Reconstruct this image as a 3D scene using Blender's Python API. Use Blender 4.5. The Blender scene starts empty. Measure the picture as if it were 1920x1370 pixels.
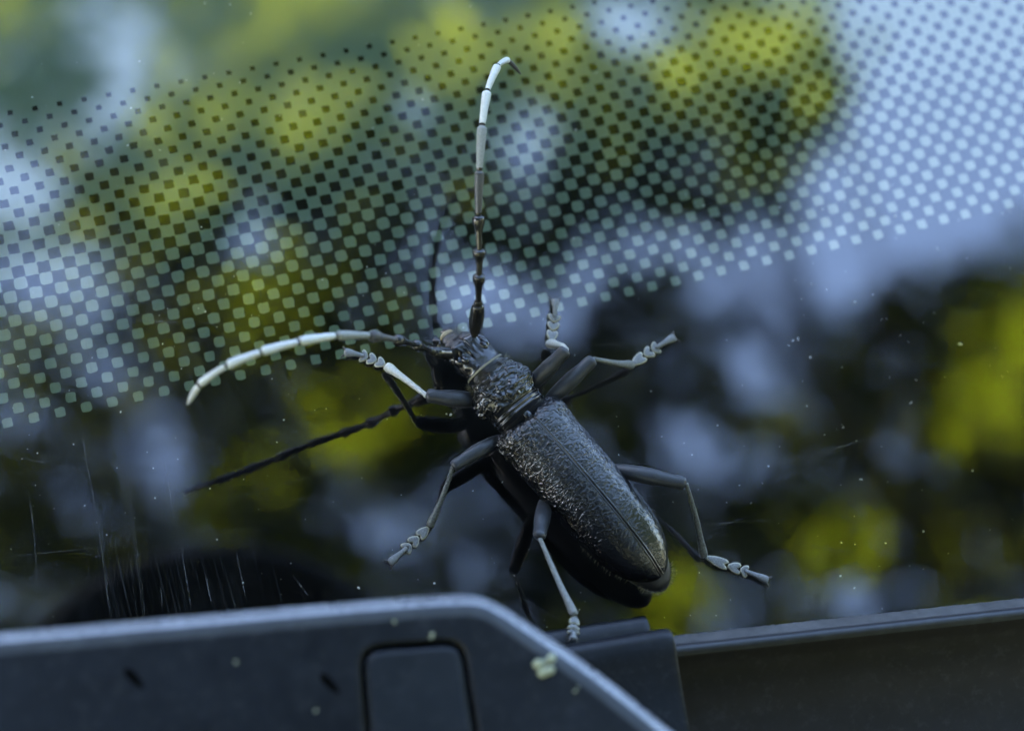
import bpy, bmesh, math, random
import numpy as np
from mathutils import Matrix, Vector

# ------------------------------------------------------------------ scene, camera, light
SC = bpy.context.scene
COL = SC.collection
TILT = math.radians(35)                     # the glass faces up and outward
M3 = Matrix(((1, 0, 0), (0, math.sin(TILT), math.cos(TILT)), (0, -math.cos(TILT), math.sin(TILT)))).transposed()
MN = np.array(M3)
GROUND_Z = -1.1
CAM_LOC = (-38.551, -31.894, 150.26)
CAM_RIGHT = (0.949227, -0.271496, 0.158929)
CAM_UP = (0.214431, 0.928025, 0.304613)

def world(p_mm):
    return M3 @ (Vector(p_mm) * 0.001)

cam_d = bpy.data.cameras.new('camera')
cam_d.sensor_width = 36.0
cam_d.sensor_fit = 'HORIZONTAL'
cam_d.lens = 73.125
cam_d.clip_start = 0.005
cam_d.clip_end = 3000
cam_d.dof.use_dof = True
cam_d.dof.focus_distance = 0.1545
cam_d.dof.aperture_fstop = 22.0
cam_d.dof.aperture_blades = 0
cam = bpy.data.objects.new('camera', cam_d)
COL.objects.link(cam)
_r = Vector(CAM_RIGHT); _u = Vector(CAM_UP); _b = _r.cross(_u)
_m = Matrix((M3 @ _r, M3 @ _u, M3 @ _b)).transposed().to_4x4()
_m.translation = world(CAM_LOC)
cam.matrix_world = _m
SC.camera = cam

SUN_EL, SUN_AZ = math.radians(30), math.radians(-50)
wd = bpy.data.worlds.new('World'); SC.world = wd; wd.use_nodes = True
nt = wd.node_tree
sky = nt.nodes.new('ShaderNodeTexSky'); sky.sky_type = 'NISHITA'; sky.sun_disc = False
sky.sun_elevation = SUN_EL; sky.sun_rotation = SUN_AZ % (2 * math.pi)
sky.air_density = 1.0; sky.dust_density = 2.0; sky.ozone_density = 1.2
bg = nt.nodes['Background']; bg.inputs['Strength'].default_value = 0.06
nt.links.new(sky.outputs[0], bg.inputs['Color'])
sun_d = bpy.data.lights.new('sun', 'SUN'); sun_d.energy = 5.0; sun_d.angle = math.radians(0.6); sun_d.color = (1.0, 0.95, 0.86)
sun = bpy.data.objects.new('sun', sun_d); COL.objects.link(sun)
_s = Vector((math.sin(SUN_AZ) * math.cos(SUN_EL), math.cos(SUN_AZ) * math.cos(SUN_EL), math.sin(SUN_EL)))
sun.rotation_euler = _s.to_track_quat('Z', 'Y').to_euler()
SC.view_settings.view_transform = 'Standard'
SC.view_settings.look = 'None'
SC.view_settings.gamma = 1.0
SC.view_settings.use_curve_mapping = False
SC.view_settings.exposure = 5.25
SC.render.engine = 'CYCLES'
SC.cycles.use_adaptive_sampling = True
SC.cycles.adaptive_threshold = 0.02
SC.cycles.max_bounces = 5
SC.cycles.diffuse_bounces = 2
SC.cycles.glossy_bounces = 4
SC.cycles.transparent_max_bounces = 10
SC.cycles.caustics_reflective = False
SC.cycles.caustics_refractive = False
SC.cycles.use_denoising = True

# ------------------------------------------------------------------ helpers
RNG = np.random.default_rng(11)

def thing(name, label, cat, base=(0, 0, 0), group=None):
    o = bpy.data.objects.new(name, None)
    o.empty_display_size = 0.005
    COL.objects.link(o)
    m = M3.to_4x4(); m.translation = world(base); o.matrix_world = m
    o['label'] = label; o['category'] = cat
    if group: o['group'] = group
    o['base'] = tuple(base)
    return o

def sub(name, parent):
    o = bpy.data.objects.new(name, None); o.empty_display_size = 0.002
    COL.objects.link(o); o.parent = parent
    return o

def base_of(o):
    while o.parent is not None: o = o.parent
    return np.array(o['base']) if 'base' in o else np.zeros(3)

def mesh(name, verts, faces, mats, parent=None, mi=None, smooth=True, flat_ngons=True, scale=0.001, kind=None):
    v = np.asarray(verts, float)
    if parent is not None: v = v - base_of(parent)
    me = bpy.data.meshes.new(name)
    me.from_pydata((v * scale).tolist(), [], faces)
    for m in (mats if isinstance(mats, (list, tuple)) else [mats]): me.materials.append(m)
    if mi is not None: me.polygons.foreach_set('material_index', np.asarray(mi, 'i'))
    me.polygons.foreach_set('use_smooth', np.full(len(me.polygons), smooth))
    if smooth and flat_ngons:
        for p in me.polygons:
            if len(p.vertices) > 4: p.use_smooth = False
    me.update()
    o = bpy.data.objects.new(name, me); COL.objects.link(o)
    if parent is not None: o.parent = parent
    if kind: o['kind'] = kind
    return o

def _hash(ix, iy, iz, seed):
    h = (ix * 374761393 + iy * 668265263 + iz * 2147483647 + seed * 974634777) & 0xFFFFFFFF
    h = ((h ^ (h >> 13)) * 1274126177) & 0xFFFFFFFF
    h = h ^ (h >> 16)
    return (h & 0xFFFF) / 32767.5 - 1.0

def noise3(p, seed=0):
    p = np.asarray(p, float)
    i = np.floor(p).astype(np.int64); f = p - i
    f = f * f * f * (f * (f * 6 - 15) + 10)
    x, y, z = i[:, 0], i[:, 1], i[:, 2]
    r = 0
    for dx in (0, 1):
        wx = f[:, 0] if dx else 1 - f[:, 0]
        for dy in (0, 1):
            wy = f[:, 1] if dy else 1 - f[:, 1]
            for dz in (0, 1):
                wz = f[:, 2] if dz else 1 - f[:, 2]
                r = r + _hash(x + dx, y + dy, z + dz, seed) * wx * wy * wz
    return r

def pchip(xs, ys, x):
    xs = np.asarray(xs, float); ys = np.asarray(ys, float)
    h = np.diff(xs); d = np.diff(ys) / h
    m = np.zeros(len(xs)); m[0], m[-1] = d[0], d[-1]
    for k in range(1, len(xs) - 1):
        if d[k - 1] * d[k] > 0:
            w1 = 2 * h[k] + h[k - 1]; w2 = h[k] + 2 * h[k - 1]
            m[k] = (w1 + w2) / (w1 / d[k - 1] + w2 / d[k])
    x = np.clip(x, xs[0], xs[-1])
    k = np.clip(np.searchsorted(xs, x, side='right') - 1, 0, len(xs) - 2)
    t = (x - xs[k]) / h[k]
    return ((2*t**3 - 3*t**2 + 1) * ys[k] + (t**3 - 2*t**2 + t) * h[k] * m[k]
            + (-2*t**3 + 3*t**2) * ys[k + 1] + (t**3 - t**2) * h[k] * m[k + 1])

def grid_faces(n, m, wrap=True, flip=False):
    F = []
    for i in range(n - 1):
        for j in range(m if wrap else m - 1):
            a = i * m + j; b = i * m + (j + 1) % m; c = b + m; d = a + m
            F.append((a, d, c, b) if flip else (a, b, c, d))
    return F

def tube(path, radii, seg=14, flat=1.0, up=(0, 0, 1), cap=True, steps=None, rough=0.0, seed=0):
    """tapered tube along a path; radii are (fraction, radius) pairs; flat squeezes it across 'up'"""
    P = np.asarray(path, float)
    L = np.concatenate([[0], np.cumsum(np.linalg.norm(np.diff(P, axis=0), axis=1))])
    n = steps or max(6, int(len(P) * 7))
    t = np.linspace(0, 1, n)
    C = np.stack([pchip(L / L[-1], P[:, k], t) for k in range(3)], 1)
    rr = pchip([r[0] for r in radii], [r[1] for r in radii], t)
    T = np.gradient(C, axis=0); T /= np.linalg.norm(T, axis=1)[:, None]
    up = np.asarray(up, float)
    S = np.cross(T, up); ln = np.linalg.norm(S, axis=1)
    S[ln < 1e-6] = (1, 0, 0); S /= np.linalg.norm(S, axis=1)[:, None]
    U = np.cross(S, T)
    a = np.linspace(0, 2 * math.pi, seg, endpoint=False)
    V = (C[:, None, :] + (np.cos(a)[None, :, None] * S[:, None, :] + np.sin(a)[None, :, None] * U[:, None, :] * flat) * rr[:, None, None]).reshape(-1, 3)
    if rough:
        nn = noise3(V * 6.0, seed)
        cc = np.repeat(C, seg, 0); V = cc + (V - cc) * (1 + rough * nn)[:, None]
    F = grid_faces(n, seg)
    if cap:
        k = len(V)
        V = np.vstack([V, C[:1] - T[:1] * rr[0] * .35, C[-1:] + T[-1:] * rr[-1] * .35])
        F += [(k, (j + 1) % seg, j) for j in range(seg)]
        o = (n - 1) * seg
        F += [(k + 1, o + j, o + (j + 1) % seg) for j in range(seg)]
    return V, F

def ellipsoid(c, axes, nu=28, nv=18):
    """axes: three vectors"""
    c = np.asarray(c, float); A = np.asarray(axes, float)
    V, F = [], []
    for i in range(nv + 1):
        th = math.pi * i / nv
        for j in range(nu):
            ph = 2 * math.pi * j / nu
            V.append(c + A[0] * math.sin(th) * math.cos(ph) + A[1] * math.sin(th) * math.sin(ph) + A[2] * math.cos(th))
    return np.array(V), grid_faces(nv + 1, nu, flip=True)

def join(parts):
    V, F, I = [], [], []; k = 0
    for p in parts:
        v, f = p[0], p[1]; m = p[2] if len(p) > 2 else 0
        V.append(np.asarray(v, float)); F += [tuple(x + k for x in q) for q in f]; I += [m] * len(f); k += len(v)
    return np.vstack(V), F, I

def chaikin(poly, n=2, closed=True):
    P = np.asarray(poly, float)
    for _ in range(n):
        Q = np.roll(P, -1, 0)
        P = np.stack([P * .75 + Q * .25, P * .25 + Q * .75], 1).reshape(-1, P.shape[1])
    return P

def inset(poly, d):
    P = np.asarray(poly, float)
    ar = 0.5 * np.sum(P[:, 0] * np.roll(P[:, 1], -1) - np.roll(P[:, 0], -1) * P[:, 1])
    s = 1 if ar > 0 else -1
    e = np.roll(P, -1, 0) - P; e /= np.linalg.norm(e, axis=1)[:, None]
    nrm = np.stack([-e[:, 1], e[:, 0]], 1) * s
    b = nrm + np.roll(nrm, 1, 0)
    ln = np.sum(b * nrm, 1); ln = np.maximum(ln, 0.5)
    return P + b / ln[:, None] * d

# ------------------------------------------------------------------ node helpers
class NT:
    def __init__(s, name):
        s.m = bpy.data.materials.new(name); s.m.use_nodes = True
        s.t = s.m.node_tree; s.t.nodes.clear()
        s.out = s.t.nodes.new('ShaderNodeOutputMaterial')
    def n(s, kind, **kw):
        nd = s.t.nodes.new('ShaderNode' + kind)
        for k, v in kw.items(): setattr(nd, k, v)
        return nd
    def link(s, a, b): s.t.links.new(a, b)
    def put(s, sock, v):
        if v is None: return
        if isinstance(v, bpy.types.NodeSocket): s.link(v, sock)
        else: sock.default_value = v
    def math(s, op, a, b=None, c=None, clamp=False):
        nd = s.n('Math', operation=op); nd.use_clamp = clamp
        s.put(nd.inputs[0], a); s.put(nd.inputs[1], b)
        if c is not None: s.put(nd.inputs[2], c)
        return nd.outputs[0]
    def co(s, scale=(1000, 1000, 1000), rot=0.0):
        tc = s.n('TexCoord'); mp = s.n('Mapping'); mp.inputs['Scale'].default_value = scale
        mp.inputs['Rotation'].default_value = (0, 0, rot)
        s.link(tc.outputs['Object'], mp.inputs['Vector']); return mp.outputs[0]
    def noise(s, vec, scale, detail=3, rough=.5):
        nd = s.n('TexNoise'); s.link(vec, nd.inputs['Vector'])
        nd.inputs['Scale'].default_value = scale; nd.inputs['Detail'].default_value = detail; nd.inputs['Roughness'].default_value = rough
        return nd.outputs['Fac']
    def ramp(s, fac, stops):
        nd = s.n('ValToRGB'); s.link(fac, nd.inputs[0]); el = nd.color_ramp.elements
        while len(el) < len(stops): el.new(.5)
        for e, (p, c) in zip(el, stops): e.position = p; e.color = (*c, 1) if len(c) == 3 else c
        return nd.outputs[0]
    def bump(s, h, dist, strength=1.0):
        nd = s.n('Bump'); s.link(h, nd.inputs['Height']); nd.inputs['Distance'].default_value = dist; nd.inputs['Strength'].default_value = strength
        return nd.outputs[0]
    def pbr(s, color, rough=.5, ior=1.5, normal=None, spec=.5, sheen=0, coat=0, alpha=None):
        nd = s.n('BsdfPrincipled')
        s.put(nd.inputs['Base Color'], (*color, 1) if isinstance(color, tuple) and len(color) == 3 else color)
        s.put(nd.inputs['Roughness'], rough); nd.inputs['IOR'].default_value = ior
        nd.inputs['Specular IOR Level'].default_value = spec
        nd.inputs['Sheen Weight'].default_value = sheen; nd.inputs['Sheen Roughness'].default_value = .4
        nd.inputs['Coat Weight'].default_value = coat
        if normal is not None: s.link(normal, nd.inputs['Normal'])
        if alpha is not None: s.put(nd.inputs['Alpha'], alpha)
        return nd.outputs[0]
    def mix(s, f, a, b):
        nd = s.n('MixShader'); s.put(nd.inputs[0], f); s.link(a, nd.inputs[1]); s.link(b, nd.inputs[2]); return nd.outputs[0]
    def schlick(s, r0):
        g = s.n('NewGeometry'); d = s.n('VectorMath', operation='DOT_PRODUCT')
        s.link(g.outputs['Incoming'], d.inputs[0]); s.link(g.outputs['Normal'], d.inputs[1])
        c = s.math('SUBTRACT', 1.0, s.math('ABSOLUTE', d.outputs['Value']), clamp=True)
        return s.math('MULTIPLY_ADD', s.math('POWER', c, 5.0), 1.0 - r0, r0)
    def done(s, sh):
        s.link(sh, s.out.inputs['Surface']); return s.m

def simple(name, c1, c2, rough, scale=3.0, bump=0.0, bscale=12.0, ior=1.5, sheen=0, spec=.5, stretch=(1, 1, 1)):
    t = NT(name); v = t.co(tuple(1000 * k for k in stretch))
    f = t.noise(v, scale, 4, .6)
    col = t.ramp(f, [(.3, c1), (.7, c2)])
    nm = None
    if bump: nm = t.bump(t.noise(v, bscale, 3, .6), bump)
    return t.done(t.pbr(col, rough, ior, nm, spec, sheen))

# ------------------------------------------------------------------ materials
MAT = {}
MAT['shell'] = simple('black_shell', (.004, .0045, .005), (.008, .0085, .009), .17, 5, .0000012, 14, 1.6)
MAT['wing'] = simple('black_wing_case', (.004, .0045, .005), (.007, .0075, .008), .24, 5, .000001, 14, 1.6)
MAT['head'] = simple('black_head_shell', (.004, .004, .005), (.011, .011, .011), .22, 6, .0000016, 14, 1.6)
MAT['belly'] = simple('dark_belly', (.006, .006, .007), (.012, .011, .010), .5, 6, .000001, 14)
MAT['ivory'] = simple('pale_collar', (.13, .12, .075), (.22, .20, .13), .5, 6)
MAT['labrum'] = simple('tan_labrum', (.22, .16, .08), (.48, .38, .22), .45, 8)
MAT['leg'] = simple('grey_downy_leg', (.006, .007, .008), (.036, .040, .046), .42, 16, .000004, 12, 1.5, .06)
MAT['tibia'] = simple('grey_tibia', (.03, .031, .028), (.20, .205, .18), .5, 7, .000004, 12, 1.5, .1)
MAT['pale_tibia'] = simple('pale_tibia', (.30, .30, .26), (.55, .55, .47), .5, 8, .000004, 12, 1.5, .2)
MAT['mid_tibia'] = simple('mid_grey_tibia', (.09, .092, .085), (.27, .275, .25), .5, 7, .000004, 12, 1.5, .1)
MAT['tarsus'] = simple('grey_tarsus', (.09, .095, .095), (.22, .23, .23), .55, 9, .000004, 12, 1.5, .3)
MAT['pad'] = simple('cream_pad', (.30, .285, .20), (.50, .485, .38), .6, 9, .000004, 12)
MAT['claw'] = simple('brown_claw', (.02, .017, .014), (.05, .042, .035), .35, 9)
MAT['ant_black'] = simple('black_antenna', (.005, .005, .005), (.012, .012, .011), .22, 7, .000001, 12, 1.6)
MAT['ant_dark'] = simple('charcoal_antenna', (.03, .031, .032), (.075, .077, .08), .42, 9, .000004, 12, 1.5, .2)
MAT['ant_grey'] = simple('grey_antenna', (.17, .18, .17), (.32, .335, .32), .5, 9, .000004, 12, 1.5, .2)
MAT['ant_white'] = simple('white_antenna', (.48, .50, .485), (.68, .70, .68), .5, 9, .000004, 12, 1.5, .2)
MAT['eye'] = simple('glossy_eye', (.005, .005, .006), (.012, .012, .014), .14, 9, .000001, 20, 1.6)
MAT['hair'] = simple('golden_hair', (.10, .085, .04), (.19, .165, .085), .5, 2)
MAT['plastic'] = None
def plastic(name, c1, c2, rough, grain=.0000015, spec=.25):
    t = NT(name); v = t.co()
    col = t.ramp(t.noise(v, .35, 5, .65), [(.3, c1), (.72, c2)])
    dust = t.math('MULTIPLY', t.math('SUBTRACT', t.noise(v, 1.1, 7, .78), .52, clamp=True), 3.0, clamp=True)
    mixc = t.n('MixRGB'); t.link(t.math('MULTIPLY', dust, .16), mixc.inputs[0]); t.link(col, mixc.inputs[1]); mixc.inputs[2].default_value = (.16, .17, .175, 1)
    rr = t.math('MULTIPLY_ADD', t.noise(v, .8, 4, .6), .22, rough - .1)
    return t.done(t.pbr(mixc.outputs[0], rr, 1.5, t.bump(t.noise(v, 9, 3, .6), grain), spec))
MAT['plastic'] = plastic('black_wiper_plastic', (.004, .005, .007), (.009, .011, .015), .34)
MAT['edge'] = plastic('painted_edge_highlight', (.10, .105, .12), (.19, .20, .225), .28, spec=.9)  # lighter glossy colour painted on the rim as a sky highlight
MAT['edge_sheen'] = plastic('painted_edge_sheen', (.010, .012, .015), (.028, .032, .038), .34, spec=.45)  # mid tone painted as softer sheen inside the rim and on the blade ridge
MAT['button'] = plastic('satin_button_plastic', (.005, .007, .010), (.010, .013, .018), .40)
MAT['rubber'] = plastic('dark_blade_rubber', (.008, .007, .007), (.014, .013, .014), .40)
MAT['lip'] = plastic('worn_rubber_lip', (.05, .05, .05), (.10, .10, .10), .55, .00001)
MAT['dark_gap'] = simple('painted_recess_shade', (.001, .001, .001), (.002, .002, .002), .9, spec=.02)  # near-black colour painted in place of shade inside a recess
MAT['fleck'] = simple('pale_dirt', (.22, .25, .16), (.36, .38, .28), .8, 6)

# glass: outer face mirrors the surroundings and lets the rest through
t = NT('window_glass')
v = t.co()
fr = t.schlick(.115)
gl = t.n('BsdfGlossy'); gl.inputs['Roughness'].default_value = 0.0; gl.inputs['Color'].default_value = (1, .96, 1, 1)
tr = t.n('BsdfTransparent'); tr.inputs['Color'].default_value = (.93, .97, .94, 1)
df = t.n('BsdfDiffuse'); df.inputs['Color'].default_value = (.5, .52, .5, 1)
# wiped-in streaks: fine arcs running up the pane, strongest on one side
st1 = t.noise(t.co((9000, 90, 1000), .03), 1.0, 3, .6)
st2 = t.noise(t.co((2600, 25, 1000), .03), 1.0, 2, .5)
sx = t.n('SeparateXYZ'); t.link(v, sx.inputs[0])
side = t.math('SUBTRACT', 1.0, t.math('MULTIPLY', t.math('ABSOLUTE', t.math('ADD', sx.outputs[0], 31.0)), .085), clamp=True)
streak = t.math('MULTIPLY', t.math('MULTIPLY', t.math('SUBTRACT', st1, .55, clamp=True), t.math('SUBTRACT', st2, .35, clamp=True)), side)
hz = t.math('MULTIPLY', t.math('SUBTRACT', t.noise(t.co((1000, 700, 1000), .4), .16, 7, .75), .47, clamp=True), .055)
fac = t.math('ADD', t.math('MULTIPLY', streak, 2.2), hz, clamp=True)
base = t.mix(fr, tr.outputs[0], gl.outputs[0])
MAT['glass'] = t.done(t.mix(fac, base, df.outputs[0]))

# ceramic print on the inner face: dots growing into a chequer and then into solid black
t = NT('dot_print')
v = t.co()
sx = t.n('SeparateXYZ'); t.link(v, sx.inputs[0]); X, Y = sx.outputs[0], sx.outputs[1]
XX = t.math('MULTIPLY', X, X); XY = t.math('MULTIPLY', X, Y); YY = t.math('MULTIPLY', Y, Y)
def quad(c):
    r = c[0]
    for k, w in zip((X, Y, XX, XY, YY), c[1:]): r = t.math('MULTIPLY_ADD', k, w, r)
    return r
LATTICE_U = [35.279225, 0.998827, -0.022041, -0.000178, 0.000678, 0.000512]
LATTICE_V = [39.218727, -0.006905, -0.961812, 0.000223, 0.000364, -0.001467]
U = t.math('MULTIPLY_ADD', t.noise(v, 2.3, 3, .6), .22, t.math('SUBTRACT', quad(LATTICE_U), .11)); Vv = t.math('MULTIPLY_ADD', t.noise(v, 2.7, 3, .6), .22, t.math('SUBTRACT', quad(LATTICE_V), .11))
i0 = t.math('ROUND', U); j0 = t.math('ROUND', Vv)
du = t.math('ABSOLUTE', t.math('SUBTRACT', U, i0)); dv = t.math('ABSOLUTE', t.math('SUBTRACT', Vv, j0))
par = t.math('FLOORED_MODULO', t.math('ADD', i0, j0), 2.0)
def sup(e):
    return t.math('POWER', t.math('ADD', t.math('POWER', du, e), t.math('POWER', dv, e)), 1.0 / e)
dark_half = t.math('MULTIPLY_ADD', t.math('MAXIMUM', j0, 0.0), .0195, .215)
dark_half = t.math('MINIMUM', dark_half, .5)
dark = t.math('MULTIPLY', t.math('LESS_THAN', sup(9.0), dark_half), t.math('LESS_THAN', par, .5))
dark = t.math('MULTIPLY', dark, t.math('GREATER_THAN', j0, -.5))
clear_half = t.math('MULTIPLY_ADD', t.math('SUBTRACT', j0, 14.0), -.0105, .515)
clear = t.math('MULTIPLY', t.math('LESS_THAN', sup(4.5), clear_half), t.math('GREATER_THAN', par, .5))
clear = t.math('MULTIPLY', clear, t.math('LESS_THAN', j0, 26.5))
low = t.math('GREATER_THAN', j0, 14.5)
mask = t.math('ADD', t.math('MULTIPLY', low, t.math('SUBTRACT', 1.0, clear)), t.math('MULTIPLY', t.math('SUBTRACT', 1.0, low), dark))
blk = t.n('BsdfDiffuse'); blk.inputs['Color'].default_value = (.004, .004, .004, 1)
fr = t.schlick(.135)
gl = t.n('BsdfGlossy'); gl.inputs['Roughness'].default_value = 0.0; gl.inputs['Color'].default_value = (1.0, .74, .45, 1)
tr = t.n('BsdfTransparent'); tr.inputs['Color'].default_value = (.86, .97, .84, 1)
MAT['print'] = t.done(t.mix(mask, t.mix(fr, tr.outputs[0], gl.outputs[0]), blk.outputs[0]))

t = NT('scratch_haze')
df = t.n('BsdfDiffuse'); df.inputs['Color'].default_value = (.75, .76, .72, 1)
tr = t.n('BsdfTransparent')
nz = t.noise(t.co(), 1.3, 4, .7)
MAT['scratch'] = t.done(t.mix(t.math('MULTIPLY', t.math('SUBTRACT', nz, .36, clamp=True), .85), tr.outputs[0], df.outputs[0]))
MAT['dust'] = simple('pale_dust', (.35, .36, .30), (.7, .7, .6), .9, 2)
MAT['interior'] = simple('grey_interior_trim', (.23, .235, .19), (.27, .275, .23), .9, .02)
MAT['paint'] = simple('dark_car_paint', (.012, .014, .018), (.016, .018, .022), .25, .02)

def leaf_mat(name, c, tc, k):
    t = NT(name)
    oi = t.noise(t.co((1, 1, 1)), 3.0, 3, .6)
    col = t.ramp(oi, [(.3, tuple(x * .7 for x in c)), (.7, tuple(x * 1.25 for x in c))])
    d = t.n('BsdfDiffuse'); t.link(col, d.inputs[0])
    tl = t.n('BsdfTranslucent'); tl.inputs[0].default_value = (*tc, 1)
    return t.done(t.mix(k, d.outputs[0], tl.outputs[0]))
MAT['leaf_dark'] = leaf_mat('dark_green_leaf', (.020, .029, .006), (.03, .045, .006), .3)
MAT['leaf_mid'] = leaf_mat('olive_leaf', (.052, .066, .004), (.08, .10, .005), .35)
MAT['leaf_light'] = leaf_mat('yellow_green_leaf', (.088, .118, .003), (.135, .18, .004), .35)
t = NT('bark'); v = t.co((1, 1, 1))
MAT['bark'] = t.done(t.pbr(t.ramp(t.noise(v, 14, 6, .7), [(.3, (.012, .010, .008)), (.7, (.04, .034, .028))]), .9, 1.4, t.bump(t.noise(v, 30, 5, .7), .02)))
t = NT('meadow'); v = t.co((1, 1, 1))
MAT['ground'] = t.done(t.pbr(t.ramp(t.noise(v, .6, 8, .7), [(.3, (.035, .045, .02)), (.55, (.06, .065, .03)), (.75, (.12, .10, .07))]), .95, 1.4))

# ------------------------------------------------------------------ ground
g = mesh('ground', [(-900, -900, 0), (900, -900, 0), (900, 900, 0), (-900, 900, 0)], [(0, 1, 2, 3)], MAT['ground'], scale=1.0, smooth=False)
g.location.z = GROUND_Z; g['kind'] = 'structure'

# ------------------------------------------------------------------ car: pane, tailgate frame, interior
PX0, PX1, PY0, PY1 = -260, 300, -75, 430
GLASS_T = 2.6
win = thing('rear_window', 'scratched car window glass with black dotted print fading upward', 'window')
mesh('glass_pane', [(PX0, PY0, 0), (PX1, PY0, 0), (PX1, PY1, 0), (PX0, PY1, 0)], [(0, 1, 2, 3)], MAT['glass'], win, smooth=False)
mesh('dot_print', [(PX0, PY0, -GLASS_T), (PX1, PY0, -GLASS_T), (PX1, PY1, -GLASS_T), (PX0, PY1, -GLASS_T)], [(0, 1, 2, 3)], MAT['print'], win, smooth=False)

def box(x0, x1, y0, y1, z0, z1):
    v = [(x, y, z) for z in (z0, z1) for y in (y0, y1) for x in (x0, x1)]
    f = [(0, 2, 3, 1), (4, 5, 7, 6), (0, 1, 5, 4), (2, 6, 7, 3), (0, 4, 6, 2), (1, 3, 7, 5)]
    return np.array(v, float), f
car = thing('car_tailgate', 'dark car tailgate framing the dotted window', 'car', (0, PY0, -40))
def slab(name, x0, x1, y0, y1, z0, z1, mat):
    v, f = box(x0, x1, y0, y1, z0, z1); return mesh(name, v, f, mat, car, smooth=False)
slab('lower_panel', PX0 - 250, PX1 + 250, PY0 - 420, PY0 - 2, -60, 4, MAT['paint'])
slab('roof_panel', PX0 - 250, PX1 + 250, PY1 + 2, PY1 + 180, -60, 4, MAT['paint'])
slab('added_sun_block', PX0 - 250, PX1 + 250, PY1 + 30, PY1 + 260, 4.5, 75, MAT['paint'])  # unseen slab added above the pane to keep the sun off the lens
slab('side_pillar', PX0 - 250, PX0 - 2, PY0, PY1, -60, 4, MAT['paint'])
slab('side_pillar', PX1 + 2, PX1 + 250, PY0, PY1, -60, 4, MAT['paint'])
for nm, a in (('trim_back', (PX0 - 20, PX1 + 20, PY0 - 20, PY1 + 20, -150, -135)),
              ('trim_floor', (PX0 - 20, PX1 + 20, PY0 - 22, PY0 - 3, -134, -61)),
              ('trim_headliner', (PX0 - 20, PX1 + 20, PY1 + 3, PY1 + 22, -134, -61)),
              ('trim_side', (PX0 - 22, PX0 - 3, PY0 - 2, PY1 + 2, -134, -61)),
              ('trim_side', (PX1 + 3, PX1 + 22, PY0 - 2, PY1 + 2, -134, -61))):
    slab(nm, *a, MAT['interior'])

# measured positions in millimetres on the glass (x along the pane, y up the pane, z out of it)
LEGS = {'lf': {'fem': [(-5.4, 5.9, 3.0), (-7.55, 6.43, 3.6), (-9.44, 7.16, 3.5)], 'tib': [(-9.48, 7.14, 3.45), (-10.31, 8.89, 2.2), (-11.27, 10.79, 0.75)], 'tar': [(-11.37, 10.97, 0.55), (-11.89, 11.48, 0.4), (-12.44, 11.91, 0.3), (-12.93, 12.25, 0.25), (-14.03, 12.71, 0.3)]}, 'rf': {'fem': [(-2.14, 5.89, 3.6), (-0.23, 6.8, 5.0), (1.13, 7.56, 5.9)], 'tib': [(1.15, 7.62, 5.85), (1.49, 8.6, 3.6), (1.44, 9.67, 1.0)], 'tar': [(1.64, 9.94, 0.6), (2.06, 10.8, 0.4), (2.36, 11.49, 0.3), (2.63, 12.07, 0.25), (2.99, 13.19, 0.3)]}, 'rm': {'fem': [(-1.05, 4.42, 3.4), (1.27, 5.6, 4.6), (3.15, 6.59, 5.1)], 'tib': [(3.26, 6.63, 5.05), (5.22, 6.55, 3.0), (7.22, 6.63, 0.8)], 'tar': [(7.29, 6.7, 0.55), (8.55, 7.22, 0.4), (9.29, 7.53, 0.3), (9.89, 7.72, 0.25), (11.35, 8.13, 0.3)]}, 'lm': {'fem': [(-4.6, 2.82, 3.0), (-6.95, 2.13, 3.5), (-8.99, 1.45, 3.5)], 'tib': [(-9.03, 1.43, 3.45), (-10.07, -0.23, 2.0), (-11.35, -1.88, 0.7)], 'tar': [(-11.42, -1.94, 0.5), (-12.33, -2.45, 0.4), (-13.04, -2.83, 0.3), (-13.61, -3.14, 0.25), (-14.91, -3.82, 0.3)]}, 'lh': {'fem': [(-2.71, -2.22, 2.8), (-3.82, -4.02, 4.4), (-4.77, -5.6, 5.8)], 'tib': [(-4.75, -5.67, 5.75), (-4.53, -8.7, 6.4), (-4.27, -11.91, 7.4)], 'tar': [(-4.24, -12.02, 7.3), (-4.55, -12.59, 7.6), (-4.74, -12.97, 7.8), (-4.84, -13.24, 7.9), (-5.02, -13.64, 8.0)]}, 'rh': {'fem': [(2.25, -1.44, 3.6), (4.92, -3.07, 4.9), (7.13, -4.21, 5.15)], 'tib': [(7.25, -4.27, 5.1), (7.85, -6.52, 3.0), (8.26, -9.12, 0.75)], 'tar': [(8.38, -9.16, 0.6), (9.92, -10.22, 0.4), (10.83, -10.72, 0.3), (11.35, -11.05, 0.25), (12.59, -12.04, 0.3)]}}
ANT_LEFT = [(-6.76, 9.47, 4.6), (-8.62, 9.42, 6.4), (-9.01, 9.55, 6.8), (-10.32, 9.7, 8.6), (-11.98, 9.67, 10.9), (-13.98, 9.87, 12.6), (-16.5, 9.96, 14.0), (-19.28, 9.75, 15.2), (-22.02, 9.46, 15.7), (-24.46, 9.09, 15.6), (-26.45, 8.61, 14.3), (-27.43, 7.93, 12.5)]
ANT_RIGHT = [(-5.01, 10.55, 4.9), (-4.76, 11.9, 7.6), (-4.75, 12.09, 8.0), (-4.55, 13.5, 9.7), (-4.31, 14.97, 10.9), (-3.97, 17.08, 12.1), (-3.29, 19.95, 13.4), (-2.35, 22.98, 14.2), (-1.28, 25.51, 14.3), (0.13, 27.46, 14.0), (1.26, 28.16, 13.1), (2.5, 27.78, 11.0)]
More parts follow.
